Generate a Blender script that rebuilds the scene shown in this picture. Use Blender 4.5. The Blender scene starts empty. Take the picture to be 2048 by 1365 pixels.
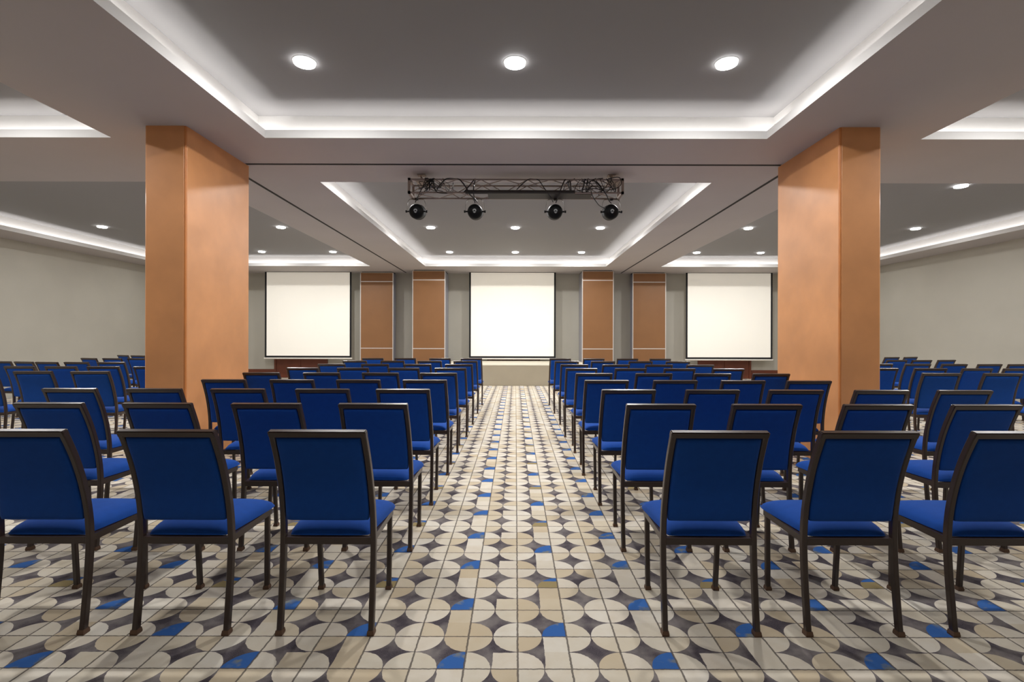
import bpy, bmesh, math, random
from mathutils import Vector, Matrix
random.seed(7)
SC = bpy.context.scene
COL = SC.collection
PI = math.pi

# ------------------------------------------------------------------ camera
CAM_H = 1.313
cam_d = bpy.data.cameras.new('camera')
cam = bpy.data.objects.new('camera', cam_d)
COL.objects.link(cam)
cam_d.sensor_width = 36.0
cam_d.sensor_fit = 'HORIZONTAL'
cam_d.lens = 1000.0 / 2048.0 * 36.0
cam_d.shift_x = -(1031 - 1024) / 2048.0
cam_d.shift_y = (677 - 682.5) / 2048.0
cam_d.clip_start = 0.05
cam.location = (0, 0, CAM_H)
cam.rotation_euler = (PI / 2, 0, 0)
cam.matrix_world = Matrix.Translation((0, 0, CAM_H)) @ Matrix.Rotation(PI / 2, 4, 'X') @ Matrix.Rotation(math.radians(0.13), 4, 'Z')
SC.camera = cam

# ------------------------------------------------------------------ world, exposure
w = bpy.data.worlds.new('world')
SC.world = w
w.use_nodes = True
w.node_tree.nodes['Background'].inputs[0].default_value = (0.9, 0.95, 1, 1)
w.node_tree.nodes['Background'].inputs[1].default_value = 0.0
SC.view_settings.view_transform = 'Standard'
SC.view_settings.look = 'None'
SC.view_settings.gamma = 1.0
SC.view_settings.use_curve_mapping = False
SC.view_settings.exposure = 0.0
SC.cycles.max_bounces = 10
SC.cycles.diffuse_bounces = 5
SC.cycles.glossy_bounces = 3
SC.cycles.sample_clamp_indirect = 6.0

SPOT_W = 41.0          # one recessed downlight
WING_DIM = {'left': (0.5, 0.85, 1.0), 'centre': (1.0, 1.0, 1.0), 'right': (1.0, 0.85, 0.5)}   # outer circuits are dimmed
NEAR_DIM = 0.25         # the row over the viewpoint is dimmed
COVE_W = 2.3          # cove LED strip, watts per metre


# ------------------------------------------------------------------ tags and object helpers
def tag(o, label=None, cat=None, group=None, kind=None):
    if label: o['label'] = label
    if cat: o['category'] = cat
    if group: o['group'] = group
    if kind: o['kind'] = kind
    return o


def empty(name, loc=(0, 0, 0), rz=0.0):
    o = bpy.data.objects.new(name, None)
    o.empty_display_size = 0.1
    COL.objects.link(o)
    o.location = loc
    o.rotation_euler = (0, 0, rz)
    return o


def obj(name, bm, mat, parent=None, smooth=None, loc=None):
    bmesh.ops.recalc_face_normals(bm, faces=bm.faces)
    me = bpy.data.meshes.new(name)
    bm.to_mesh(me)
    bm.free()
    mats = mat if isinstance(mat, (list, tuple)) else [mat]
    for m in mats:
        me.materials.append(m)
    o = bpy.data.objects.new(name, me)
    COL.objects.link(o)
    if smooth is not None:
        for p in me.polygons:
            p.use_smooth = True
        try:
            me.set_sharp_from_angle(angle=math.radians(smooth))
        except Exception:
            pass
    if loc is not None:
        o.location = loc
    if parent is not None:
        o.parent = parent
    return o


def copy_tree(o, parent=None):
    c = o.copy()
    COL.objects.link(c)
    if parent is not None:
        c.parent = parent
    for ch in list(o.children):
        copy_tree(ch, c)
    return c


def box(bm, x0, x1, y0, y1, z0, z1, mi=0):
    vs = [bm.verts.new(p) for p in ((x0, y0, z0), (x1, y0, z0), (x1, y1, z0), (x0, y1, z0),
                                    (x0, y0, z1), (x1, y0, z1), (x1, y1, z1), (x0, y1, z1))]
    for f in ((0, 3, 2, 1), (4, 5, 6, 7), (0, 1, 5, 4), (1, 2, 6, 5), (2, 3, 7, 6), (3, 0, 4, 7)):
        bm.faces.new([vs[i] for i in f]).material_index = mi
    return vs


def bbox(x0, x1, y0, y1, z0, z1, bev=0.004, seg=2):
    bm = bmesh.new()
    box(bm, x0, x1, y0, y1, z0, z1)
    if bev:
        bmesh.ops.bevel(bm, geom=list(bm.edges), offset=bev, segments=seg, affect='EDGES', profile=0.7)
    return bm


def quad(bm, a, b, c, d, mi=0):
    f = bm.faces.new([bm.verts.new(p) for p in (a, b, c, d)])
    f.material_index = mi


def sweep_rect(bm, pts, wx, wd, ch=0.004):
    """square tube along pts: width along world X, depth along the in-plane normal (path mostly in the YZ plane)"""
    prof = [(wx / 2 - ch, -wd / 2), (wx / 2, -wd / 2 + ch), (wx / 2, wd / 2 - ch), (wx / 2 - ch, wd / 2),
            (-wx / 2 + ch, wd / 2), (-wx / 2, wd / 2 - ch), (-wx / 2, -wd / 2 + ch), (-wx / 2 + ch, -wd / 2)]
    rings = []
    n = len(pts)
    for i, p in enumerate(pts):
        p = Vector(p)
        a = Vector(pts[max(0, i - 1)])
        b = Vector(pts[min(n - 1, i + 1)])
        t = (b - a).normalized()
        ux = Vector((1, 0, 0))
        un = t.cross(ux).normalized()
        rings.append([bm.verts.new(p + ux * q[0] + un * q[1]) for q in prof])
    for r0, r1 in zip(rings, rings[1:]):
        for k in range(8):
            bm.faces.new((r0[k], r0[(k + 1) % 8], r1[(k + 1) % 8], r1[k]))
    bm.faces.new(rings[0][::-1])
    bm.faces.new(rings[-1])


def tube(bm, pts, r, seg=8, caps=True):
    rings = []
    n = len(pts)
    prev = None
    for i, p in enumerate(pts):
        p = Vector(p)
        t = (Vector(pts[min(n - 1, i + 1)]) - Vector(pts[max(0, i - 1)])).normalized()
        if prev is None:
            h = Vector((0, 0, 1)) if abs(t.z) < 0.9 else Vector((1, 0, 0))
            u = t.cross(h).normalized()
        else:
            u = (prev - t * prev.dot(t)).normalized()
        prev = u
        v = t.cross(u)
        rings.append([bm.verts.new(p + (u * math.cos(2 * PI * k / seg) + v * math.sin(2 * PI * k / seg)) * r) for k in range(seg)])
    for r0, r1 in zip(rings, rings[1:]):
        for k in range(seg):
            bm.faces.new((r0[k], r0[(k + 1) % seg], r1[(k + 1) % seg], r1[k]))
    if caps:
        bm.faces.new(rings[0][::-1])
        bm.faces.new(rings[-1])


def catmull(pts, k=6):
    P = [Vector(p) for p in pts]
    P = [P[0] * 2 - P[1]] + P + [P[-1] * 2 - P[-2]]
    out = []
    for i in range(1, len(P) - 2):
        a, b, c, d = P[i - 1:i + 3]
        for j in range(k):
            t = j / k
            out.append(0.5 * ((2 * b) + (c - a) * t + (2 * a - 5 * b + 4 * c - d) * t * t + (3 * b - a - 3 * c + d) * t ** 3))
    out.append(P[-2])
    return out


def lathe(bm, prof, seg=24, axis='Z', org=(0, 0, 0), mi=0):
    """prof: (radius, height) pairs"""
    rings = []
    for r, h in prof:
        ring = []
        for k in range(seg):
            a = 2 * PI * k / seg
            c, s = math.cos(a) * r, math.sin(a) * r
            p = (c, s, h) if axis == 'Z' else ((c, h, s) if axis == 'Y' else (h, c, s))
            ring.append(bm.verts.new(Vector(p) + Vector(org)))
        rings.append(ring)
    for r0, r1 in zip(rings, rings[1:]):
        for k in range(seg):
            bm.faces.new((r0[k], r0[(k + 1) % seg], r1[(k + 1) % seg], r1[k])).material_index = mi
    if prof[0][0] > 1e-4: bm.faces.new(rings[0][::-1]).material_index = mi
    if prof[-1][0] > 1e-4: bm.faces.new(rings[-1]).material_index = mi
    bmesh.ops.remove_doubles(bm, verts=bm.verts, dist=1e-6)


# ------------------------------------------------------------------ shader helpers
def lin(r, g, b):
    f = lambda c: (c / 255 / 12.92) if c <= 10 else ((c / 255 + 0.055) / 1.055) ** 2.4
    return (f(r), f(g), f(b), 1)


class E:
    """tiny expression layer over shader math nodes"""
    nt = None

    def __init__(s, sock): s.s = sock

    @staticmethod
    def op(o, *a):
        n = E.nt.nodes.new('ShaderNodeMath')
        n.operation = o
        for i, v in enumerate(a):
            if isinstance(v, E): E.nt.links.new(v.s, n.inputs[i])
            else: n.inputs[i].default_value = v
        return E(n.outputs[0])

    def __add__(s, o): return E.op('ADD', s, o)
    def __sub__(s, o): return E.op('SUBTRACT', s, o)
    def __mul__(s, o): return E.op('MULTIPLY', s, o)
    def lt(s, o): return E.op('LESS_THAN', s, o)
    def gt(s, o): return E.op('GREATER_THAN', s, o)
    def abs(s): return E.op('ABSOLUTE', s)
    def floor(s): return E.op('FLOOR', s)
    def mod(s, o): return E.op('FLOORED_MODULO', s, o)
    def eq(s, v): return E.op('COMPARE', s, v, 0.25)
    def mx(s, o): return E.op('MAXIMUM', s, o)


def new_mat(name):
    m = bpy.data.materials.new(name)
    m.use_nodes = True
    nt = m.node_tree
    return m, nt, nt.nodes['Principled BSDF']


def mat(name, col, rough=0.5, metal=0.0, noise=0.0, nscale=6.0, bump=0.0, bscale=60.0, emis=None, estr=0.0, sheen=0.0, spec=0.5, coord='Object'):
    m, nt, b = new_mat(name)
    b.inputs['Base Color'].default_value = col
    b.inputs['Roughness'].default_value = rough
    b.inputs['Metallic'].default_value = metal
    b.inputs['Specular IOR Level'].default_value = spec
    if sheen:
        b.inputs['Sheen Weight'].default_value = sheen
        b.inputs['Sheen Roughness'].default_value = 0.45
        b.inputs['Sheen Tint'].default_value = (0.35, 0.5, 1, 1)
    tc = nt.nodes.new('ShaderNodeTexCoord')
    if noise:
        n = nt.nodes.new('ShaderNodeTexNoise')
        n.inputs['Scale'].default_value = nscale
        n.inputs['Detail'].default_value = 5
        nt.links.new(tc.outputs[coord], n.inputs['Vector'])
        r = nt.nodes.new('ShaderNodeValToRGB')
        r.color_ramp.elements[0].position = 0.3
        r.color_ramp.elements[1].position = 0.7
        r.color_ramp.elements[0].color = [c * (1 - noise) for c in col[:3]] + [1]
        r.color_ramp.elements[1].color = [min(1, c * (1 + noise)) for c in col[:3]] + [1]
        nt.links.new(n.outputs['Fac'], r.inputs[0])
        nt.links.new(r.outputs[0], b.inputs['Base Color'])
    if bump:
        n2 = nt.nodes.new('ShaderNodeTexNoise')
        n2.inputs['Scale'].default_value = bscale
        n2.inputs['Detail'].default_value = 3
        nt.links.new(tc.outputs[coord], n2.inputs['Vector'])
        bp = nt.nodes.new('ShaderNodeBump')
        bp.inputs['Strength'].default_value = bump
        bp.inputs['Distance'].default_value = 0.01
        nt.links.new(n2.outputs['Fac'], bp.inputs['Height'])
        nt.links.new(bp.outputs[0], b.inputs['Normal'])
    if emis:
        b.inputs['Emission Color'].default_value = emis
        b.inputs['Emission Strength'].default_value = estr
    return m


def carpet_material():
    m, nt, b = new_mat('patterned_carpet')
    E.nt = nt
    tc = nt.nodes.new('ShaderNodeTexCoord')
    sep = nt.nodes.new('ShaderNodeSeparateXYZ')
    nt.links.new(tc.outputs['Object'], sep.inputs[0])
    P = 0.2150
    # slight yarn wobble of the outlines
    wob = nt.nodes.new('ShaderNodeTexNoise')
    wob.inputs['Scale'].default_value = 45
    nt.links.new(tc.outputs['Object'], wob.inputs['Vector'])
    wv = (E(wob.outputs['Fac']) - 0.5) * 0.03
    u = E(sep.outputs[0]) * (1 / P) + (-0.012 / P + 400) + wv
    v = E(sep.outputs[1]) * (1 / P) + (-2.198 / P + 400) + wv
    i = (u + 0.5).floor()
    j = (v + 0.5).floor()
    du = u - i
    dv = v - j
    r = E.op('SQRT', du * du + dv * dv)
    circ = r.lt(0.492)
    left = du.lt(0.0)
    up = dv.gt(0.0)
    dn = dv.lt(0.0)
    a = i.mod(4.0)
    bb = j.mod(2.0)
    b1 = bb.eq(1.0)
    b0 = bb.eq(0.0)
    a1 = a.eq(1.0)
    a3 = a.eq(3.0)
    a0 = a.eq(0.0)
    tl = left * up
    bl = left * dn
    bluecell = tl * ((a1 * b0).mx(a3 * b1))
    longr = (tl * ((a1 * b1).mx(a3 * b0))).mx(bl * ((a1 * b0).mx(a3 * b1)))
    # the square cells, with corner softened
    sq = tl * a0 * b1
    rectm = longr * (du.gt(-0.478)) + sq * du.gt(-0.478) * dv.lt(0.478)
    cream = circ.mx(rectm)
    line = (du.abs().lt(0.018)).mx(dv.abs().lt(0.016))
    # random tone per quarter
    cx = nt.nodes.new('ShaderNodeCombineXYZ')
    qx = i * 2.0 + left
    qy = j * 2.0 + up * (E.op('SUBTRACT', 1.0, longr))
    nt.links.new(qx.s, cx.inputs[0])
    nt.links.new(qy.s, cx.inputs[1])
    wn = nt.nodes.new('ShaderNodeTexWhiteNoise')
    wn.noise_dimensions = '2D'
    nt.links.new(cx.outputs[0], wn.inputs['Vector'])
    ramp = nt.nodes.new('ShaderNodeValToRGB')
    el = ramp.color_ramp.elements
    el[0].position = 0.0
    el[0].color = lin(194, 178, 152)
    el[1].position = 1.0
    el[1].color = lin(216, 210, 198)
    for pos, c in ((0.25, lin(203, 191, 169)), (0.45, lin(208, 200, 184)), (0.75, lin(213, 204, 189))):
        e = el.new(pos)
        e.color = c
    nt.links.new(wn.outputs['Value'], ramp.inputs[0])

    def mix(f, A, B, blend='MIX'):
        n = nt.nodes.new('ShaderNodeMix')
        n.data_type = 'RGBA'
        n.blend_type = blend
        for k, val in ((0, f), (6, A), (7, B)):
            if isinstance(val, E): nt.links.new(val.s, n.inputs[k])
            elif hasattr(val, 'is_output'): nt.links.new(val, n.inputs[k])
            else: n.inputs[k].default_value = val
        return n.outputs[2]

    def noise(scale, det=4):
        n = nt.nodes.new('ShaderNodeTexNoise')
        n.inputs['Scale'].default_value = scale
        n.inputs['Detail'].default_value = det
        nt.links.new(tc.outputs['Object'], n.inputs['Vector'])
        return E(n.outputs['Fac'])

    # dark gaps, patchy
    gapf = E.op('SMOOTH_MIN', (noise(8) - 0.40) * 3.2, 1.0, 0.1)
    gap = mix(gapf.mx(0.0), lin(66, 60, 68), lin(136, 129, 126))
    gap = mix((noise(300, 2) - 0.4) * 0.8, gap, lin(150, 140, 138))
    creamc = mix((noise(14) - 0.4) * 0.6, ramp.outputs[0], lin(186, 165, 132))
    col = mix(cream, gap, creamc)
    # blue cells, partly worn to olive
    worn = noise(11)
    bluec = mix(((worn - 0.54) * 9.0).mx(0.0), lin(54, 98, 164), lin(120, 124, 120))
    olive = a1 * j.mod(4.0).gt(1.5) * dv.lt(0.33)
    bluec = mix(olive, bluec, lin(150, 134, 96))
    col = mix(bluecell * r.lt(0.5), col, bluec)
    lm = line * (E.op('SUBTRACT', 1.0, longr * (dv.abs().gt(0.016)) * du.abs().gt(0.018)))
    col = mix(lm * 0.85, col, lin(84, 76, 72))
    nt.links.new(col, b.inputs['Base Color'])
    b.inputs['Roughness'].default_value = 0.95
    b.inputs['Specular IOR Level'].default_value = 0.15
    bp = nt.nodes.new('ShaderNodeBump')
    bp.inputs['Strength'].default_value = 0.25
    bp.inputs['Distance'].default_value = 0.004
    nt.links.new(noise(420, 2).s, bp.inputs['Height'])
    nt.links.new(bp.outputs[0], b.inputs['Normal'])
    return m


M = {
    'soffit': mat('soffit_paint', (0.44, 0.408, 0.405, 1), 0.75, noise=0.04, nscale=0.7),
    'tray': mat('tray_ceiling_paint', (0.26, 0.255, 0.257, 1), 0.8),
    'cove': mat('cove_white_paint', (0.66, 0.65, 0.64, 1), 0.8),
    'wall': mat('wall_paint', lin(176, 172, 161), 0.75, noise=0.03, nscale=1.5),
    'pillar': mat('polished_plaster', lin(211, 147, 94), 0.42, noise=0.18, nscale=1.3, bump=0.06, bscale=5),
    'bead': mat('pillar_corner_bead', lin(196, 122, 62), 0.4, noise=0.1, nscale=6),
    'frame': mat('dark_brown_metal', lin(47, 32, 26), 0.3, metal=0.0, noise=0.08, nscale=20, spec=0.6),
    'glide': mat('brown_rubber', lin(92, 66, 48), 0.6),
    'fabric': mat('blue_upholstery', lin(12, 67, 148), 0.85, noise=0.06, nscale=30, bump=0.12, bscale=500, sheen=0.15, spec=0.2),
    'carpet': carpet_material(),
    'panel': mat('brown_laminate', lin(136, 94, 56), 0.5, noise=0.05, nscale=2),
    'alu': mat('aluminium_trim', lin(215, 210, 205), 0.4, metal=0.3),
    'alu2': mat('aluminium_edge', lin(165, 165, 175), 0.45, metal=0.4),
    'seal': mat('dark_seal', lin(30, 26, 26), 0.7),
    'screen': mat('matte_screen_added_glow', (0.90, 0.87, 0.79, 1), 0.9, emis=(1, 0.96, 0.86, 1), estr=0.2, spec=0.1),  # faint emission added to brighten the cloth; no projector lights it
    'black': mat('black_border', lin(16, 16, 20), 0.8),
    'white': mat('white_enamel', lin(232, 228, 220), 0.5),
    'door': mat('red_brown_veneer', lin(104, 52, 32), 0.45, noise=0.15, nscale=4),
    'stage': mat('beige_stage_facing', lin(168, 158, 138), 0.7, noise=0.03, nscale=3),
    'stagetop': mat('cream_stage_top', lin(205, 198, 180), 0.7),
    'truss': mat('weathered_grey_truss', lin(150, 136, 127), 0.45, metal=0.3),
    'trussdark': mat('dark_plate', lin(38, 31, 29), 0.6),
    'can': mat('black_lamp_housing', lin(6, 7, 8), 0.55, spec=0.15),
    'yoke': mat('yoke_metal', lin(80, 72, 66), 0.35, metal=0.5),
    'mark': mat('grey_marking', lin(170, 172, 172), 0.5),
    'cable': mat('black_cable', lin(20, 17, 18), 0.5),
    'lamp': mat('lit_diffuser', (1, 1, 1, 1), 0.5, emis=(1.0, 0.99, 0.98, 1), estr=14.0),
    'ring': mat('downlight_trim', (0.62, 0.6, 0.58, 1), 0.5),
    'groove': mat('dark_track', lin(18, 12, 10), 0.8),
}

# ------------------------------------------------------------------ room shell
CZ = 3.433                      # soffit height
TZ = 3.73                       # tray height
XL, XR = -10.97, 10.6
YB, YF = 16.45, -3.2
T = 0.15
bm = bmesh.new(); box(bm, XL, XR, YF, YB, -0.1, 0)
tag(obj('floor', bm, M['carpet']), 'patterned carpet of cream circles with dark grey gaps and blue accents', kind='structure')


def wall(name, *b):
    bm = bmesh.new(); box(bm, *b)
    return tag(obj(name, bm, M['wall']), kind='structure')


tag(wall('wall_left', XL - T, XL, YF, YB, 0, TZ + 0.05), 'long beige wall along the left side')
tag(wall('wall_right', XR, XR + T, YF, YB, 0, TZ + 0.05), 'long beige wall along the right side')
tag(wall('wall_back', XL - T, XR + T, YB, YB + T, 0, TZ + 0.05), 'beige far wall behind the screens')
tag(wall('wall_front', XL - T, XR + T, YF - T, YF, 0, TZ + 0.05), 'beige wall behind the viewpoint')

# soffit with six openings; each opening carries a recessed tray with a cove
NX = [XL, -10.1, -4.29, -2.66, 2.66, 4.29, 9.75, XR]
NY = [YF, -2.4, 5.30, 6.80, 14.75, YB]
bm = bmesh.new()
for a in range(len(NX) - 1):
    for c in range(len(NY) - 1):
        if a in (1, 3, 5) and c in (1, 3):
            continue
        quad(bm, (NX[a], NY[c], CZ), (NX[a], NY[c + 1], CZ), (NX[a + 1], NY[c + 1], CZ), (NX[a + 1], NY[c], CZ))
bmesh.ops.remove_doubles(bm, verts=bm.verts, dist=1e-5)
ceil = tag(obj('ceiling', bm, M['soffit']), 'taupe ceiling soffit around the lit tray recesses', kind='structure')
LIP, TR, LT = 0.085, 0.15, 0.014


def cove_light(p, length, rz):
    l = bpy.data.lights.new('cove_strip', 'AREA')
    l.shape = 'RECTANGLE'
    l.size = length
    l.size_y = 0.03
    l.energy = COVE_W * length
    l.color = (1.0, 0.965, 0.93)
    o = bpy.data.objects.new('cove_strip', l)
    COL.objects.link(o)
    o.location = p
    o.rotation_euler = (PI, 0, rz)
    o.parent = ceil
    return o


def tray(x0, x1, y0, y1):
    bm = bmesh.new()
    # lip boards, mitred, standing on the soffit edge
    def ring(ins, z):
        return [(x0 + ins, y0 + ins, z), (x1 - ins, y0 + ins, z), (x1 - ins, y1 - ins, z), (x0 + ins, y1 - ins, z)]
    R = [ring(0, CZ), ring(0, CZ + LIP), ring(-LT, CZ + LIP), ring(-LT, CZ + 0.012), ring(-TR, CZ + 0.012), ring(-TR, TZ)]
    for q, (A, B) in enumerate(zip(R, R[1:])):
        for k in range(4):
            quad(bm, A[k], A[(k + 1) % 4], B[(k + 1) % 4], B[k], 0)
    quad(bm, *R[-1], 1)
    bmesh.ops.remove_doubles(bm, verts=bm.verts, dist=1e-5)
    o = obj('recessed_tray', bm, [M['cove'], M['tray']], ceil)
    zz = CZ + 0.022
    d = 0.088
    lx, ly = x1 - x0 + 2 * d, y1 - y0 + 2 * d
    cove_light(((x0 + x1) / 2, y1 + d, zz), lx, 0)
    cove_light(((x0 + x1) / 2, y0 - d, zz), lx, 0)
    cove_light((x0 - d, (y0 + y1) / 2, zz), ly, PI / 2)
    cove_light((x1 + d, (y0 + y1) / 2, zz), ly, PI / 2)
    return o


for a in (1, 3, 5):
    for c in (1, 3):
        tray(NX[a], NX[a + 1], NY[c], NY[c + 1])

# partition tracks let into the soffit
def track(name, x0, x1, y0, y1, label):
    bm = bmesh.new(); box(bm, x0, x1, y0, y1, CZ - 0.004, CZ + 0.02)
    tag(obj(name, bm, M['groove']), label, kind='structure')


track('trim_1', -3.29, 3.23, 6.08, 6.12, 'thin dark partition track across the ceiling between the pillars')
track('trim_2', -3.57, -3.53, 6.22, 16.2, 'thin dark partition track running back from the left pillar')
track('trim_3', 3.395, 3.435, 6.22, 16.2, 'thin dark partition track running back from the right pillar')

# wooden skirting on the side and far walls
def skirt(name, x0, x1, y0, y1):
    bm = bbox(x0, x1, y0, y1, 0, 0.28, 0.004, 1)
    tag(obj(name, bm, M['door']), 'red-brown wooden skirting board', kind='structure')


skirt('baseboard_back_1', XL, -7.93, YB - 0.02, YB)
skirt('baseboard_back_2', -6.15, -4.99, YB - 0.02, YB)
skirt('baseboard_back_3', 4.83, 5.97, YB - 0.02, YB)
skirt('baseboard_back_4', 7.75, XR, YB - 0.02, YB)


# double doors behind the screens
def door(name, cx, base, label):
    root = tag(empty(name, (cx, YB, base)), label, 'door', kind='structure')
    for s in (-1, 1):
        x0, x1 = (-0.8, -0.004) if s < 0 else (0.004, 0.8)
        lf = obj('door_leaf', bbox(x0, x1, -0.045, -0.002, 0.005, 2.1, 0.004, 1), M['door'], root)
        bm = bmesh.new()
        tube(bm, [(s * 0.07, -0.075, 0.95), (s * 0.07, -0.075, 1.2)], 0.011, 10)
        for z in (0.98, 1.17): tube(bm, [(s * 0.07, -0.075, z), (s * 0.07, -0.044, z)], 0.008, 8)
        h = obj('door_handle', bm, M['alu'], lf, 40)
    bm = bmesh.new()
    for x0, x1, z0, z1 in ((-0.87, -0.803, 0, 2.17), (0.803, 0.87, 0, 2.17), (-0.803, 0.803, 2.103, 2.17)):
        box(bm, x0, x1, -0.06, -0.001, z0, z1)
    obj('door_frame', bm, M['door'], root)
    return root


door('door_1', -7.04, 0, 'red-brown double door in far wall below the left screen')
door('door_2', -0.06, 0.58, 'red-brown double door in far wall behind the centre screen')
door('door_3', 6.86, 0, 'red-brown double door in far wall below the right screen')


# ------------------------------------------------------------------ pillars
def pillar(x0, x1, y0, y1, inner, label):
    root = tag(empty('pillar', ((x0 + x1) / 2, (y0 + y1) / 2, 0)), label, 'pillar')
    hx, hy, c = (x1 - x0) / 2, (y1 - y0) / 2, 0.022
    bm = bmesh.new()
    pts = []
    for sx, sy in ((-1, -1), (1, -1), (1, 1), (-1, 1)):
        a = (sx * hx, sy * (hy - c)); b = (sx * (hx - c), sy * hy)
        pts += [a, b] if sx * sy > 0 else [b, a]
    lo = [bm.verts.new((p[0], p[1], 0)) for p in pts]
    hi = [bm.verts.new((p[0], p[1], CZ)) for p in pts]
    for k in range(8):
        bm.faces.new((lo[k], lo[(k + 1) % 8], hi[(k + 1) % 8], hi[k]))
    bm.faces.new(lo[::-1]); bm.faces.new(hi)
    obj('shaft', bm, M['pillar'], root)
    # rounded bead on the near inner corner
    bm = bmesh.new()
    tube(bm, [(inner * (hx - c * 0.62), -(hy - c * 0.62), 0.002), (inner * (hx - c * 0.62), -(hy - c * 0.62), CZ - 0.001)], 0.0125, 12)
    obj('corner_bead', bm, M['bead'], root, 50)


pillar(-3.72, -3.30, 5.0, 6.2, 1, 'broad orange plastered pillar left of the aisle')
pillar(3.24, 3.66, 5.0, 6.2, -1, 'broad orange plastered pillar right of the aisle')


# ------------------------------------------------------------------ downlights
def downlight(x, y, label, group, power=1.0, first=[None]):
    if first[0] is None:
        root = empty('recessed_downlight')
        bm = bmesh.new()
        lathe(bm, [(0.0, 0.0), (0.086, 0.0), (0.089, -0.003), (0.089, -0.022), (0.08, -0.026), (0.0, -0.028)], 32)
        obj('diffuser', bm, M['lamp'], root, 40)
        bm = bmesh.new()
        lathe(bm, [(0.0895, -0.0005), (0.099, -0.0005), (0.100, -0.002), (0.096, -0.004), (0.0895, -0.004)], 32)
        obj('trim_ring', bm, M['ring'], root, 40)
        l = bpy.data.lights.new('downlight_beam', 'AREA')
        l.shape = 'DISK'
        l.size = 0.13
        l.energy = SPOT_W
        l.color = (1.0, 0.985, 0.965)
        lo = bpy.data.objects.new('downlight_beam', l)
        COL.objects.link(lo)
        lo.location = (0, 0, -0.04)
        lo.parent = root
        first[0] = root
    else:
        root = copy_tree(first[0])
    for c in root.children:
        if c.type == 'LIGHT':
            c.data = c.data.copy()
            c.data.energy = SPOT_W * power
    root.location = (x, y, TZ - 0.001)
    tag(root, label, 'ceiling light', group)


ROWS_Y = [(4.37, 'near'), (1.1, None), (7.5, None), (10.88, 'first far'), (13.98, 'last far')]
COLS = {'left': (-9.0, -7.1, -5.11), 'centre': (-1.85, -0.01, 1.84), 'right': (5.06, 6.85, 8.7)}
for bay, xs in COLS.items():
    for k, x in enumerate(xs):
        side = ('left', 'middle', 'right')[k]
        for y, tagname in ROWS_Y:
            x = xs[k]
            if y == 7.5 and bay == 'right': y, x = 7.85, x + 0.14
            if y < 2:
                lab = 'round white recessed downlight of the %s tray, overhead, just out of frame' % bay
            elif y < 5:
                lab = 'large bright round downlight in near %s ceiling tray, %s of three' % (bay, side)
            elif y < 9:
                lab = 'round downlight in far %s tray, %s of its nearest row' % (bay, side)
            elif y < 12:
                lab = 'small round downlight in far %s tray, %s of its middle row' % (bay, side)
            else:
                lab = 'small round downlight in far %s tray, %s of the row nearest the screens' % (bay, side)
            downlight(x, y, lab, 'recessed ceiling downlights', (NEAR_DIM if y < 2 else 1.0) * WING_DIM[bay][k])


# ------------------------------------------------------------------ stage, screens, folded partitions
st = tag(empty('stage_platform', (0, 13.8, 0)), 'low beige stage at the end of the aisle under the centre screen', 'stage')
obj('stage_front', bbox(-2.03, 2.03, 0.0, YB - 13.802, 0, 0.55, 0.004, 1), M['stage'], st)
obj('stage_top', bbox(-2.05, 2.05, -0.012, YB - 13.802, 0.55, 0.58, 0.004, 1), M['stagetop'], st)


def screen(cx, zb, label):
    y = 16.06
    wd, ht = 1.39, CZ - zb - 0.002
    root = tag(empty('projection_screen', (cx, y, zb)), label, 'projection screen', 'blank projection screens')
    bm = bmesh.new(); box(bm, -wd + 0.055, wd - 0.055, -0.003, 0.0, 0.06, ht - 0.012)
    obj('screen_fabric', bm, M['screen'], root)
    bm = bmesh.new()
    for x0, x1, z0, z1 in ((-wd, -wd + 0.055, 0.0, ht - 0.001), (wd - 0.055, wd, 0.0, ht - 0.001), (-wd + 0.055, wd - 0.055, 0.0, 0.06), (-wd + 0.055, wd - 0.055, ht - 0.012, ht - 0.001)):
        box(bm, x0, x1, -0.006, 0.004, z0 + 0.001, z1)
    obj('black_border', bm, M['black'], root)
    bm = bmesh.new()
    tube(bm, [(-wd - 0.02, 0, -0.022), (wd + 0.02, 0, -0.022)], 0.024, 12)
    obj('bottom_bar', bm, M['white'], root, 40)
    return root


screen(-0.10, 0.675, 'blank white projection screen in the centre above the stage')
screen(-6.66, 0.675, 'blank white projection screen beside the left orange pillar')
screen(6.86, 0.655, 'blank white projection screen beside the right orange pillar')


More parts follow.
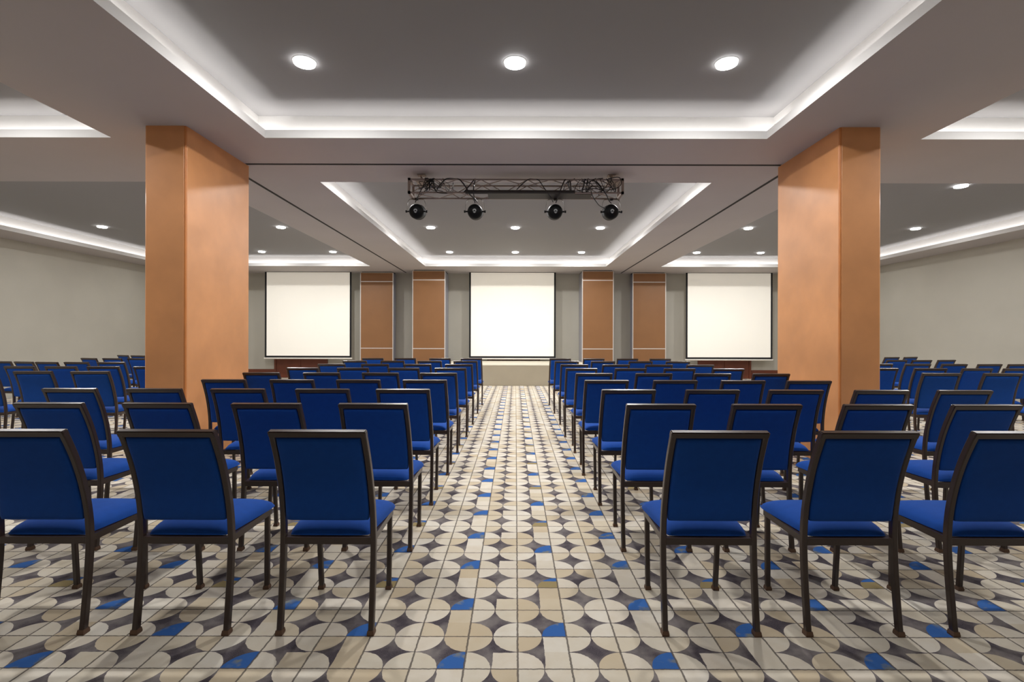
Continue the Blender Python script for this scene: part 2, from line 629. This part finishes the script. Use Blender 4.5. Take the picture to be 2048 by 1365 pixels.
def stack(x0, x1, yf, yb, label):
    root = tag(empty('folded_partition', ((x0 + x1) / 2, yf, 0)), label, 'room divider', 'stacked partition panels by the screens')
    h = (x1 - x0) / 2
    zt = CZ - 0.035
    zs = (0.985, 3.122)
    for nm, z0, z1 in (('lower_panel', 0.02, zs[0] - 0.012), ('main_panel', zs[0] + 0.012, zs[1] - 0.012), ('upper_panel', zs[1] + 0.012, zt)):
        bm = bmesh.new(); box(bm, -h + 0.022, h - 0.022, 0.004, 0.055, z0, z1)
        obj(nm, bm, M['panel'], root)
    for z in zs:
        bm = bmesh.new(); box(bm, -h + 0.022, h - 0.022, 0.0, 0.05, z - 0.012, z + 0.012)
        obj('cross_strip', bm, M['alu'], root)
    for s in (-1, 1):
        bm = bmesh.new(); box(bm, s * h - (0.022 if s > 0 else 0), s * h + (0.022 if s < 0 else 0), 0.0, 0.055, 0.02, zt)
        obj('edge_strip', bm, M['alu'], root)
    bm = bmesh.new(); box(bm, -h, h, 0.0, 0.055, zt, zt + 0.012)
    obj('top_strip', bm, M['alu'], root)
    n = max(2, int(round((yb - yf - 0.06) / 0.10)))
    p = (yb - yf - 0.058) / n
    for k in range(n):
        y0 = 0.058 + k * p
        fp = obj('folded_panel', bbox(-h + 0.012, h - 0.012, y0 + 0.006, y0 + p - 0.006, 0.02, zt, 0.006, 1), M['alu2'], root)
    bm = bmesh.new(); box(bm, -h + 0.03, h - 0.03, 0.05, yb - yf, 0.004, CZ - 0.004)
    obj('dark_core', bm, M['seal'], root)
    bm = bmesh.new(); box(bm, -h + 0.05, h - 0.05, 0.012, 0.045, zt + 0.012, CZ - 0.001)
    obj('top_track', bm, M['seal'], root)
    return root


stack(-3.21, -2.19, 15.55, 16.4, 'brown folded partition stack immediately left of the centre screen')
stack(2.07, 3.05, 15.55, 16.4, 'brown folded partition stack immediately right of the centre screen')
stack(-4.98, -3.92, 16.02, 16.42, 'brown folded partition stack nearest the left screen')
stack(3.75, 4.82, 16.02, 16.42, 'brown folded partition stack nearest the right screen')


# ------------------------------------------------------------------ lighting truss with par cans
TX, TY0, TY1 = 1.37, 6.37, 6.64
TZ0, TZ1 = 3.168, 3.335
tr = tag(empty('lighting_truss', (0, 6.505, TZ0)), 'grey box truss hung below the ceiling across the aisle', 'truss')
ty = (TY1 - TY0) / 2
th = TZ1 - TZ0
cr = 0.011
for y in (-ty, ty):
    for z in (0, th):
        bm = bmesh.new(); tube(bm, [(-TX, y, z), (TX, y, z)], cr, 10)
        obj('chord', bm, M['truss'], tr, 40)
for s in (-1, 1):
    bm = bmesh.new()
    x = s * (TX - 0.012)
    for a, b in (((x, -ty, 0), (x, -ty, th)), ((x, ty, 0), (x, ty, th)), ((x, -ty, 0), (x, ty, 0)), ((x, -ty, th), (x, ty, th))):
        d = [0.016, 0.016, 0.016]
        lo = [min(p, q) - r for p, q, r in zip(a, b, d)]
        hi = [max(p, q) + r for p, q, r in zip(a, b, d)]
        box(bm, lo[0], hi[0], lo[1], hi[1], lo[2], hi[2])
    obj('end_frame', bm, M['truss'], tr)
bm = bmesh.new()
nb = 9
for (p0, p1) in (((-ty, 0), (-ty, th)), ((ty, 0), (ty, th)), ((-ty, 0), (ty, 0)), ((-ty, th), (ty, th))):
    for k in range(nb):
        xa = -TX + 0.04 + (2 * TX - 0.08) * k / nb
        xb = -TX + 0.04 + (2 * TX - 0.08) * (k + 1) / nb
        A, B = (p0, p1) if k % 2 == 0 else (p1, p0)
        tube(bm, [(xa, A[0], A[1]), (xb, B[0], B[1])], 0.0055, 6)
obj('lattice_bracing', bm, M['truss'], tr, 40)
obj('bottom_plate', bbox(-0.36, 0.98, -ty + 0.02, ty - 0.02, -0.011, -0.004, 0.001, 1), M['trussdark'], tr)
obj('socket_bar', bbox(-0.64, 0.75, -ty - 0.045, -ty - 0.012, -0.022, 0.022, 0.004, 1), M['trussdark'], tr)
for s, x in ((-1, -1.225), (1, 1.24)):
    bm = bmesh.new()
    tube(bm, [(x, 0, th + 0.006), (x + 0.012 * s, 0, CZ - TZ0 - 0.004)], 0.006, 8)
    tube(bm, [(x + 0.05, 0, th + 0.006), (x - 0.02, 0, CZ - TZ0 - 0.004)], 0.005, 8)
    box(bm, x - 0.06, x + 0.10, -ty, ty, th - 0.012, th + 0.010)
    box(bm, x - 0.05, x + 0.05, -0.05, 0.05, CZ - TZ0 - 0.008, CZ - TZ0 - 0.0005)
    obj('hanging_bracket', bm, M['truss'], tr)


def par_can(x, label, tilt, first=[None]):
    if first[0] is None:
        root = empty('stage_spotlight')
        bm = bmesh.new()
        # rear is a rounded dome facing the room, barrel points to the stage
        prof = [(0.0, -0.075), (0.03, -0.073), (0.062, -0.060), (0.086, -0.038), (0.097, -0.012), (0.100, 0.02), (0.100, 0.13), (0.102, 0.132), (0.102, 0.145), (0.092, 0.145), (0.088, 0.05), (0.0, 0.045)]
        lathe(bm, prof, 32, 'Y')
        can = obj('lamp_housing', bm, M['can'], root, 35)
        # pale marking on the back: a fan of rays over short text-like bars, with vent slots at either side
        bm = bmesh.new()

        def dab(px, pz, hw, hh, rot=0):
            c, s = math.cos(rot), math.sin(rot)
            q = []
            for dx, dz in ((-hw, -hh), (hw, -hh), (hw, hh), (-hw, hh)):
                xx, zz = px + dx * c - dz * s, pz + dx * s + dz * c
                rr = math.hypot(xx, zz)
                # follow the dome
                ys = 0.02 - 0.0965 * math.sqrt(max(0, 1 - (rr / 0.102) ** 2)) - 0.0012
                q.append((xx, ys, zz))
            quad(bm, *q)
        for k in range(7):
            an = PI * (k + 0.0) / 6
            dab(math.cos(an) * 0.017, 0.008 + math.sin(an) * 0.017, 0.008, 0.0022, an)
        dab(0, -0.006, 0.02, 0.002); dab(0, -0.014, 0.014, 0.0018); dab(0, -0.021, 0.009, 0.0016)
        obj('back_marking', bm, M['mark'], can)
        bm = bmesh.new()
        for s in (-1, 1):
            for z in (0.022, 0.006, -0.010, -0.024):
                q0 = len(bm.verts)
                dab(s * 0.058, z, 0.007, 0.0022)
        obj('vent_slots', bm, M['yoke'], can)
        # yoke: flat strap bent round the housing
        bm = bmesh.new()
        pts = catmull([(-0.122, 0, 0.0), (-0.122, 0, 0.07), (-0.112, 0, 0.12), (-0.085, 0, 0.158), (0, 0, 0.160), (0.085, 0, 0.158), (0.112, 0, 0.12), (0.122, 0, 0.07), (0.122, 0, 0.0)], 4)
        rings = []
        for i, p in enumerate(pts):
            t = (pts[min(len(pts) - 1, i + 1)] - pts[max(0, i - 1)]).normalized()
            nrm = Vector((t.z, 0, -t.x))
            rings.append([bm.verts.new(p + nrm * a + Vector((0, b, 0))) for a, b in ((-.002, -.012), (.002, -.012), (.002, .012), (-.002, .012))])
        for r0, r1 in zip(rings, rings[1:]):
            for k in range(4): bm.faces.new((r0[k], r0[(k + 1) % 4], r1[(k + 1) % 4], r1[k]))
        bm.faces.new(rings[0]); bm.faces.new(rings[-1])
        obj('yoke', bm, M['yoke'], root, 40)
        for s in (-1, 1):
            bm = bmesh.new()
            lathe(bm, [(0.010, 0.096 * s), (0.010, 0.124 * s), (0.017, 0.126 * s), (0.017, 0.143 * s), (0.0, 0.143 * s)], 12, 'X')
            obj('tilt_knob', bm, M['can'], root, 40)
        bm = bmesh.new(); box(bm, -0.02, 0.02, -0.022, 0.022, 0.150, 0.170)
        obj('hook_clamp', bm, M['trussdark'], root)
        first[0] = root
    else:
        root = copy_tree(first[0])
    root.location = (x, 6.60, 2.985)
    for c in root.children:
        if c.name.startswith('lamp_housing'):
            c.rotation_euler = (math.radians(tilt), 0, 0)
    tag(root, label, 'stage light', 'spotlights on the truss')
    return root


par_can(-1.31, 'black round spotlight at the left end of the ceiling truss', 10)
par_can(-0.54, 'black round spotlight second from the left under the truss', 9)
par_can(0.52, 'black round spotlight second from the right under the truss', 10)
par_can(1.26, 'black round spotlight at the right end of the ceiling truss', 9)


# cables draped over the truss
def cable(pts, r, label, group='cables draped over the truss'):
    bm = bmesh.new()
    tube(bm, catmull(pts, 8), r, 8)
    tag(obj('power_cable', bm, M['cable'], None, 60), label, 'cable', group)


def tp(px, py, d=6.33):
    """pixel in the photograph -> point at depth d (measurement helper for the drape of the cables)"""
    return ((px - 1031) * d / 1000, d, CAM_H + (677 - py) * d / 1000)


def C3(x, y, z): return (x, y, z)


# coordinates: x along the truss, z height, near face just in front of the chords
yn = TY0 - 0.025
cable([(-1.31, 6.52, 3.085), (-1.20, yn - .01, 3.19), (-1.13, yn, 3.30), (-1.10, 6.45, 3.352), (-1.05, yn, 3.30), (-1.03, yn, 3.20), (-0.98, yn + .02, 3.165), (-0.90, yn + .01, 3.155), (-0.80, 6.45, 3.18)], 0.006,
      'black cable rising from the leftmost spotlight over the truss')
cable([(-1.0, yn - 0.01, 3.20), (-0.95, yn - 0.005, 3.27), (-0.88, yn, 3.335), (-0.78, 6.40, 3.353), (-0.71, yn - .01, 3.32), (-0.63, yn - .02, 3.22), (-0.58, yn - .02, 3.13), (-0.52, 6.38, 3.09), (-0.50, 6.46, 3.07)], 0.008,
      'thick black cable looping high beside second spotlight from left')
cable([(-0.53, 6.50, 3.075), (-0.535, yn - .03, 3.16), (-0.53, yn - .01, 3.25), (-0.52, 6.40, 3.352), (-0.55, yn, 3.30), (-0.62, yn, 3.21), (-0.66, yn, 3.165)], 0.007,
      'black cable hanging straight down to second spotlight from left')
cable([(0.01, yn, 3.20), (0.08, yn, 3.27), (0.16, yn, 3.33), (0.22, 6.40, 3.352), (0.29, yn, 3.32), (0.36, yn, 3.22), (0.44, yn - .01, 3.11), (0.48, 6.46, 3.075)], 0.006,
      'thin black cable arching over truss middle to third spotlight')
cable([(0.52, 6.48, 3.075), (0.55, yn - .01, 3.14), (0.58, yn, 3.23), (0.62, yn, 3.32), (0.66, 6.42, 3.352), (0.69, yn, 3.30), (0.70, yn, 3.20), (0.71, yn, 3.165)], 0.008,
      'thick black cable looped just right of the third spotlight')
cable([(0.84, yn, 3.165), (0.86, yn - .01, 3.25), (0.88, yn, 3.33), (0.93, 6.43, 3.353), (1.0, yn, 3.31), (1.08, yn, 3.23), (1.14, yn - .02, 3.14), (1.2, 6.44, 3.09), (1.24, 6.5, 3.072)], 0.007,
      'black cable crossing down to the rightmost spotlight')
cable([(0.95, yn - .01, 3.19), (0.97, yn - .02, 3.12), (1.01, yn - .01, 3.06), (1.08, 6.43, 3.02), (1.17, 6.50, 3.005)], 0.006,
      'black cable sagging below the truss beside the rightmost spotlight')
cable([(1.17, yn, 3.34), (1.30, yn - .005, 3.36), (1.335, yn - .01, 3.30), (1.32, yn - .01, 3.25), (1.24, yn, 3.205), (1.12, yn, 3.20), (0.95, yn, 3.215), (0.75, yn, 3.18)], 0.005,
      'thin black cable curling round the right end of the truss')
for nm, xa, xb, lab in (('a', -1.20, -0.86, 'tangle of thin black wires at the left end of the truss'),
                        ('b', 0.66, 1.22, 'tangle of thin black wires towards the right end of the truss')):
    bm = bmesh.new()
    rr = random.Random(3 if nm == 'a' else 11)
    for k in range(13):
        x = rr.uniform(xa, xb)
        pts = [(x, rr.uniform(yn - .01, yn + .02), 3.345)]
        zz = 3.345
        for q in range(rr.randint(3, 5)):
            x = min(xb + .05, max(xa - .05, x + rr.uniform(-0.13, 0.13)))
            pts.append((x, rr.uniform(yn - .02, yn + .12), rr.uniform(3.165, 3.345)))
        tube(bm, catmull(pts, 5), rr.choice((0.003, 0.004, 0.005)), 6)
    tag(obj('wire_tangle', bm, M['cable'], None, 60), lab, 'cables', kind='stuff')


# ------------------------------------------------------------------ chair
PROF = [(0.0, 0.0), (0.016, 0.14), (0.030, 0.29), (0.036, 0.42), (0.028, 0.54), (0.004, 0.66), (-0.030, 0.77), (-0.068, 0.86), (-0.095, 0.915)]   # (y, z) of the rear post


def prof_y(z):
    for (y0, z0), (y1, z1) in zip(PROF, PROF[1:]):
        if z <= z1:
            # smooth interpolation
            P = catmull([(0, p[0], p[1]) for p in PROF], 8)
            for a, b in zip(P, P[1:]):
                if a.z <= z <= b.z + 1e-9:
                    t = (z - a.z) / max(1e-9, b.z - a.z)
                    return a.y + (b.y - a.y) * t
    return PROF[-1][0]


def post_x(z): return 0.2025 - 0.008 * max(0, (z - 0.4)) / 0.5


def make_chair():
    root = empty('banquet_chair')
    # rear legs run on up as the back posts
    for s in (-1, 1):
        pts = [(s * post_x(p.z), p.y, p.z) for p in catmull([(0, a, b) for a, b in PROF], 4)]
        pts[0] = (pts[0][0], pts[0][1], 0.006)
        bm = bmesh.new(); sweep_rect(bm, pts, 0.024, 0.029)
        leg = obj('leg', bm, M['frame'], root, 30)
        bm = bmesh.new()
        x = s * 0.2025
        vs = []
        for z, e in ((0.0, 0.0152), (0.007, 0.016), (0.022, 0.0135)):
            vs.append([bm.verts.new((x + a * e, 0.0015 + b * (e + 0.002), z)) for a, b in ((-1, -1), (1, -1), (1, 1), (-1, 1))])
        for r0, r1 in zip(vs, vs[1:]):
            for k in range(4): bm.faces.new((r0[k], r0[(k + 1) % 4], r1[(k + 1) % 4], r1[k]))
        bm.faces.new(vs[0]); bm.faces.new(vs[-1])
        obj('foot_glide', bm, M['glide'], leg)
    for s in (-1, 1):
        bm = bmesh.new()
        sweep_rect(bm, [(s * 0.176, 0.405, 0.006), (s * 0.181, 0.398, 0.2), (s * 0.1845, 0.392, 0.392)], 0.024, 0.024)
        leg = obj('leg', bm, M['frame'], root, 30)
        bm = bmesh.new()
        vs = []
        for z, e in ((0.0, 0.0148), (0.007, 0.0155), (0.02, 0.0128)):
            vs.append([bm.verts.new((s * 0.176 + a * e, 0.405 + b * e, z)) for a, b in ((-1, -1), (1, -1), (1, 1), (-1, 1))])
        for r0, r1 in zip(vs, vs[1:]):
            for k in range(4): bm.faces.new((r0[k], r0[(k + 1) % 4], r1[(k + 1) % 4], r1[k]))
        bm.faces.new(vs[0]); bm.faces.new(vs[-1])
        obj('foot_glide', bm, M['glide'], leg)
    # seat frame of square tube
    bm = bmesh.new()
    box(bm, -0.192, 0.192, 0.024, 0.049, 0.388, 0.419)
    box(bm, -0.175, 0.175, 0.385, 0.409, 0.390, 0.419)
    for s in (-1, 1):
        a0, a1 = s * 0.191, s * 0.1855
        v = [bm.verts.new(p) for p in ((a0 - .012, .045, .389), (a0 + .012, .045, .389), (a1 + .012, .41, .389), (a1 - .012, .41, .389),
                                       (a0 - .012, .045, .4195), (a0 + .012, .045, .4195), (a1 + .012, .41, .4195), (a1 - .012, .41, .4195))]
        for f in ((0, 3, 2, 1), (4, 5, 6, 7), (0, 1, 5, 4), (1, 2, 6, 5), (2, 3, 7, 6), (3, 0, 4, 7)):
            bm.faces.new([v[i] for i in f])
    obj('seat_frame', bm, M['frame'], root)
    # padded seat
    N = 16
    bm = bmesh.new()
    g = []
    for iu in range(N + 1):
        row = []
        for iv in range(N + 1):
            u = math.sin((iu / N - 0.5) * PI)
            v = math.sin((iv / N - 0.5) * PI)
            hw = 0.181 + (0.208 - 0.181) * min(1, max(0, (v + 1) / 2) * 1.15)
            yc = 0.243 + v * 0.203
            x = u * hw * (1 - 0.035 * abs(v) ** 10)
            y = 0.243 + (yc - 0.243) * (1 - 0.05 * abs(u) ** 10 * (1 if v > 0 else 0.4))
            e = ((1 - abs(u) ** 5) * (1 - abs(v) ** 5))
            z = 0.423 + 0.050 * max(0, e) ** 0.42 + 0.013 * (1 - u * u) * (1 - v * v)
            row.append(bm.verts.new((x, y, z)))
        g.append(row)
    for a in range(N):
        for c in range(N):
            bm.faces.new((g[a][c], g[a + 1][c], g[a + 1][c + 1], g[a][c + 1]))
    rim = [g[k][0] for k in range(N + 1)] + [g[N][k] for k in range(1, N + 1)] + [g[k][N] for k in range(N - 1, -1, -1)] + [g[0][k] for k in range(N - 1, 0, -1)]
    low = [bm.verts.new((v.co.x * 0.965, 0.243 + (v.co.y - 0.243) * 0.965, 0.4196)) for v in rim]
    for k in range(len(rim)):
        bm.faces.new((rim[k], rim[(k + 1) % len(rim)], low[(k + 1) % len(low)], low[k]))
    bm.faces.new(low)
    obj('seat', bm, M['fabric'], root, 60)
    # padded back between the posts
    bm = bmesh.new()
    NU, NT = 14, 16
    z0, z1 = 0.497, 0.8905
    sides = []
    for sgn in (-1, 1):
        g = []
        for iu in range(NU + 1):
            row = []
            for it in range(NT + 1):
                u = math.sin((iu / NU - 0.5) * PI)
                t = math.sin((it / NT - 0.5) * PI)
                z = (z0 + z1) / 2 + t * (z1 - z0) / 2 * (1 - 0.012 * abs(u) ** 12 * (1 if t < 0 else 0.4))
                x = u * (post_x(z) - 0.0145) * (1 - 0.03 * abs(t) ** 14 * (1 if t < 0 else 0.5))
                e = max(0, (1 - abs(u) ** 7) * (1 - abs(t) ** 7))
                th_ = (0.013 + (0.010 if sgn < 0 else 0.017) * e ** 0.5) if e > 0 else 0.009
                # offset square to the back's own slope
                dy = (prof_y(min(0.91, z + 0.01)) - prof_y(z - 0.01)) / 0.02
                nl = math.hypot(1, dy)
                row.append(bm.verts.new((x, prof_y(z) + sgn * th_ / nl, z - sgn * th_ * dy / nl)))
            g.append(row)
        for a in range(NU):
            for c in range(NT):
                bm.faces.new((g[a][c], g[a + 1][c], g[a + 1][c + 1], g[a][c + 1]))
        sides.append([g[k][0] for k in range(NU + 1)] + [g[NU][k] for k in range(1, NT + 1)] + [g[k][NT] for k in range(NU - 1, -1, -1)] + [g[0][k] for k in range(NT - 1, 0, -1)])
    A, B = sides
    for k in range(len(A)):
        bm.faces.new((A[k], A[(k + 1) % len(A)], B[(k + 1) % len(B)], B[k]))
    obj('backrest', bm, M['fabric'], root, 50)
    # top rail
    sl = (prof_y(0.914) - prof_y(0.894)) / 0.02
    bm = bmesh.new()
    hx = post_x(0.905) + 0.0128
    zt, zb = 0.920, 0.8925
    c = []
    for z in (zb, zt):
        yy = prof_y(0.894) + sl * (z - 0.894)
        c.append((yy, z))
    vs = []
    for x in (-hx, hx):
        for (yy, z) in c:
            for e in (-0.0155, 0.0155):
                vs.append(bm.verts.new((x, yy + e, z - e * sl * 0.5)))
    for f in ((0, 1, 3, 2), (4, 6, 7, 5), (0, 4, 5, 1), (2, 3, 7, 6), (0, 2, 6, 4), (1, 5, 7, 3)):
        bm.faces.new([vs[i] for i in f])
    bmesh.ops.bevel(bm, geom=list(bm.edges), offset=0.004, segments=2, affect='EDGES')
    obj('top_rail', bm, M['frame'], root, 40)
    return root


PROTO = make_chair()
_used = [False]
ORD = ['first', 'second', 'third', 'fourth', 'fifth', 'sixth', 'seventh', 'eighth', 'ninth']


def chair(x, y, rz, label, group):
    if not _used[0]:
        o = PROTO
        _used[0] = True
    else:
        o = copy_tree(PROTO)
    o.location = (x, y, 0)
    o.rotation_euler = (0, 0, rz)
    tag(o, label, 'chair', group)
    return o


# rows of the two centre blocks: distance of the rear feet, then column centres outward from the aisle
BLOCK = [
    (2.214, (-.838, -1.477, -2.115), (.868, 1.500, 2.148)),
    (3.085, (-.850, -1.49, -2.14, -2.79), (.872, 1.506, 2.172, 2.82)),
    (3.93, (-.862, -1.48, -2.13, -2.77, -3.42), (.870, 1.513, 2.156, 2.81, 3.45)),
    (4.79, (-.850, -1.475, -2.10, -2.74), (.858, 1.503, 2.14, 2.76)),
    (5.72, (-.865, -1.52, -2.18, -2.86), (.885, 1.56, 2.22, 2.88)),
    (6.64, (-.850, -1.465, -2.13, -2.79), (.866, 1.51, 2.15, 2.79)),
    (7.60, (-.850, -1.47, -2.11, -2.76), (.885, 1.51, 2.155, 2.776)),
    (8.71, (-.860, -1.48, -2.12, -2.77), (.884, 1.51, 2.158, 2.80)),
    (9.80, (-.855, -1.465, -2.14, -2.77), (.870, 1.52, 2.176, 2.81)),
]
for r, (y, Ls, Rs) in enumerate(BLOCK):
    for side, xs in (('left', Ls), ('right', Rs)):
        for k, x in enumerate(xs):
            if r == 0:
                row = 'nearest row'
            elif r == 8:
                row = 'farthest row'
            else:
                row = '%s row from viewer' % ORD[r]
            where = 'beside the aisle' if k == 0 else '%s from the aisle' % ORD[k]
            lab = 'blue padded chair %s of aisle, %s, %s' % (side, row, where)
            chair(x, y, random.uniform(-0.012, 0.012), lab, 'blue chairs in rows %s of the aisle' % side)

# wings beyond the pillars: (x, distance of the back's top edge, inward turn in degrees), listed outward from the pillar
WL = [
    [(-4.90, 5.76, -6), (-5.56, 5.76, -5), (-6.21, 5.76, -5)],
    [(-4.93, 6.73, -2), (-5.55, 6.73, -4), (-6.12, 6.73, -2), (-6.68, 6.73, 1)],
    [(-6.39, 7.9, -5), (-6.94, 7.9, 5), (-7.41, 7.9, 9), (-7.87, 8.0, 15), (-8.35, 8.1, 8)],
    [(-7.10, 9.38, 9), (-7.57, 9.38, 10), (-8.05, 9.43, 18)],
    [(-8.20, 10.85, 19), (-8.68, 11.05, 26)],
]
WR = [
    [(4.91, 5.76, -5), (5.62, 5.76, -5), (6.30, 5.76, -5)],
    [(4.94, 6.73, -3), (5.59, 6.73, -5), (6.22, 6.73, 1), (6.78, 6.73, 0)],
    [(5.76, 7.9, 1), (6.36, 7.9, 1), (6.94, 7.9, 2), (7.5, 7.9, 5), (7.99, 7.92, 8)],
    [(7.16, 9.38, 6), (7.63, 9.38, 8), (8.17, 9.47, 12)],
    [(8.19, 10.87, 16), (8.70, 11.0, 19)],
]
for side, W, sg in (('left', WL, -1), ('right', WR, 1)):
    for r, row in enumerate(W):
        for k, (x, d, th_) in enumerate(row):
            a = math.radians(th_) * sg
            rown = 'nearest wing row' if r == 0 else ('farthest wing row' if r == 4 else '%s wing row' % ORD[r])
            lab = 'blue padded chair beyond %s pillar, %s, %s from the pillar' % (side, rown, ORD[k])
            # the back's top edge sits .095 behind the rear feet
            chair(x - 0.095 * math.sin(a), d + 0.095 * math.cos(a), a, lab, 'blue chairs in the %s wing' % side)
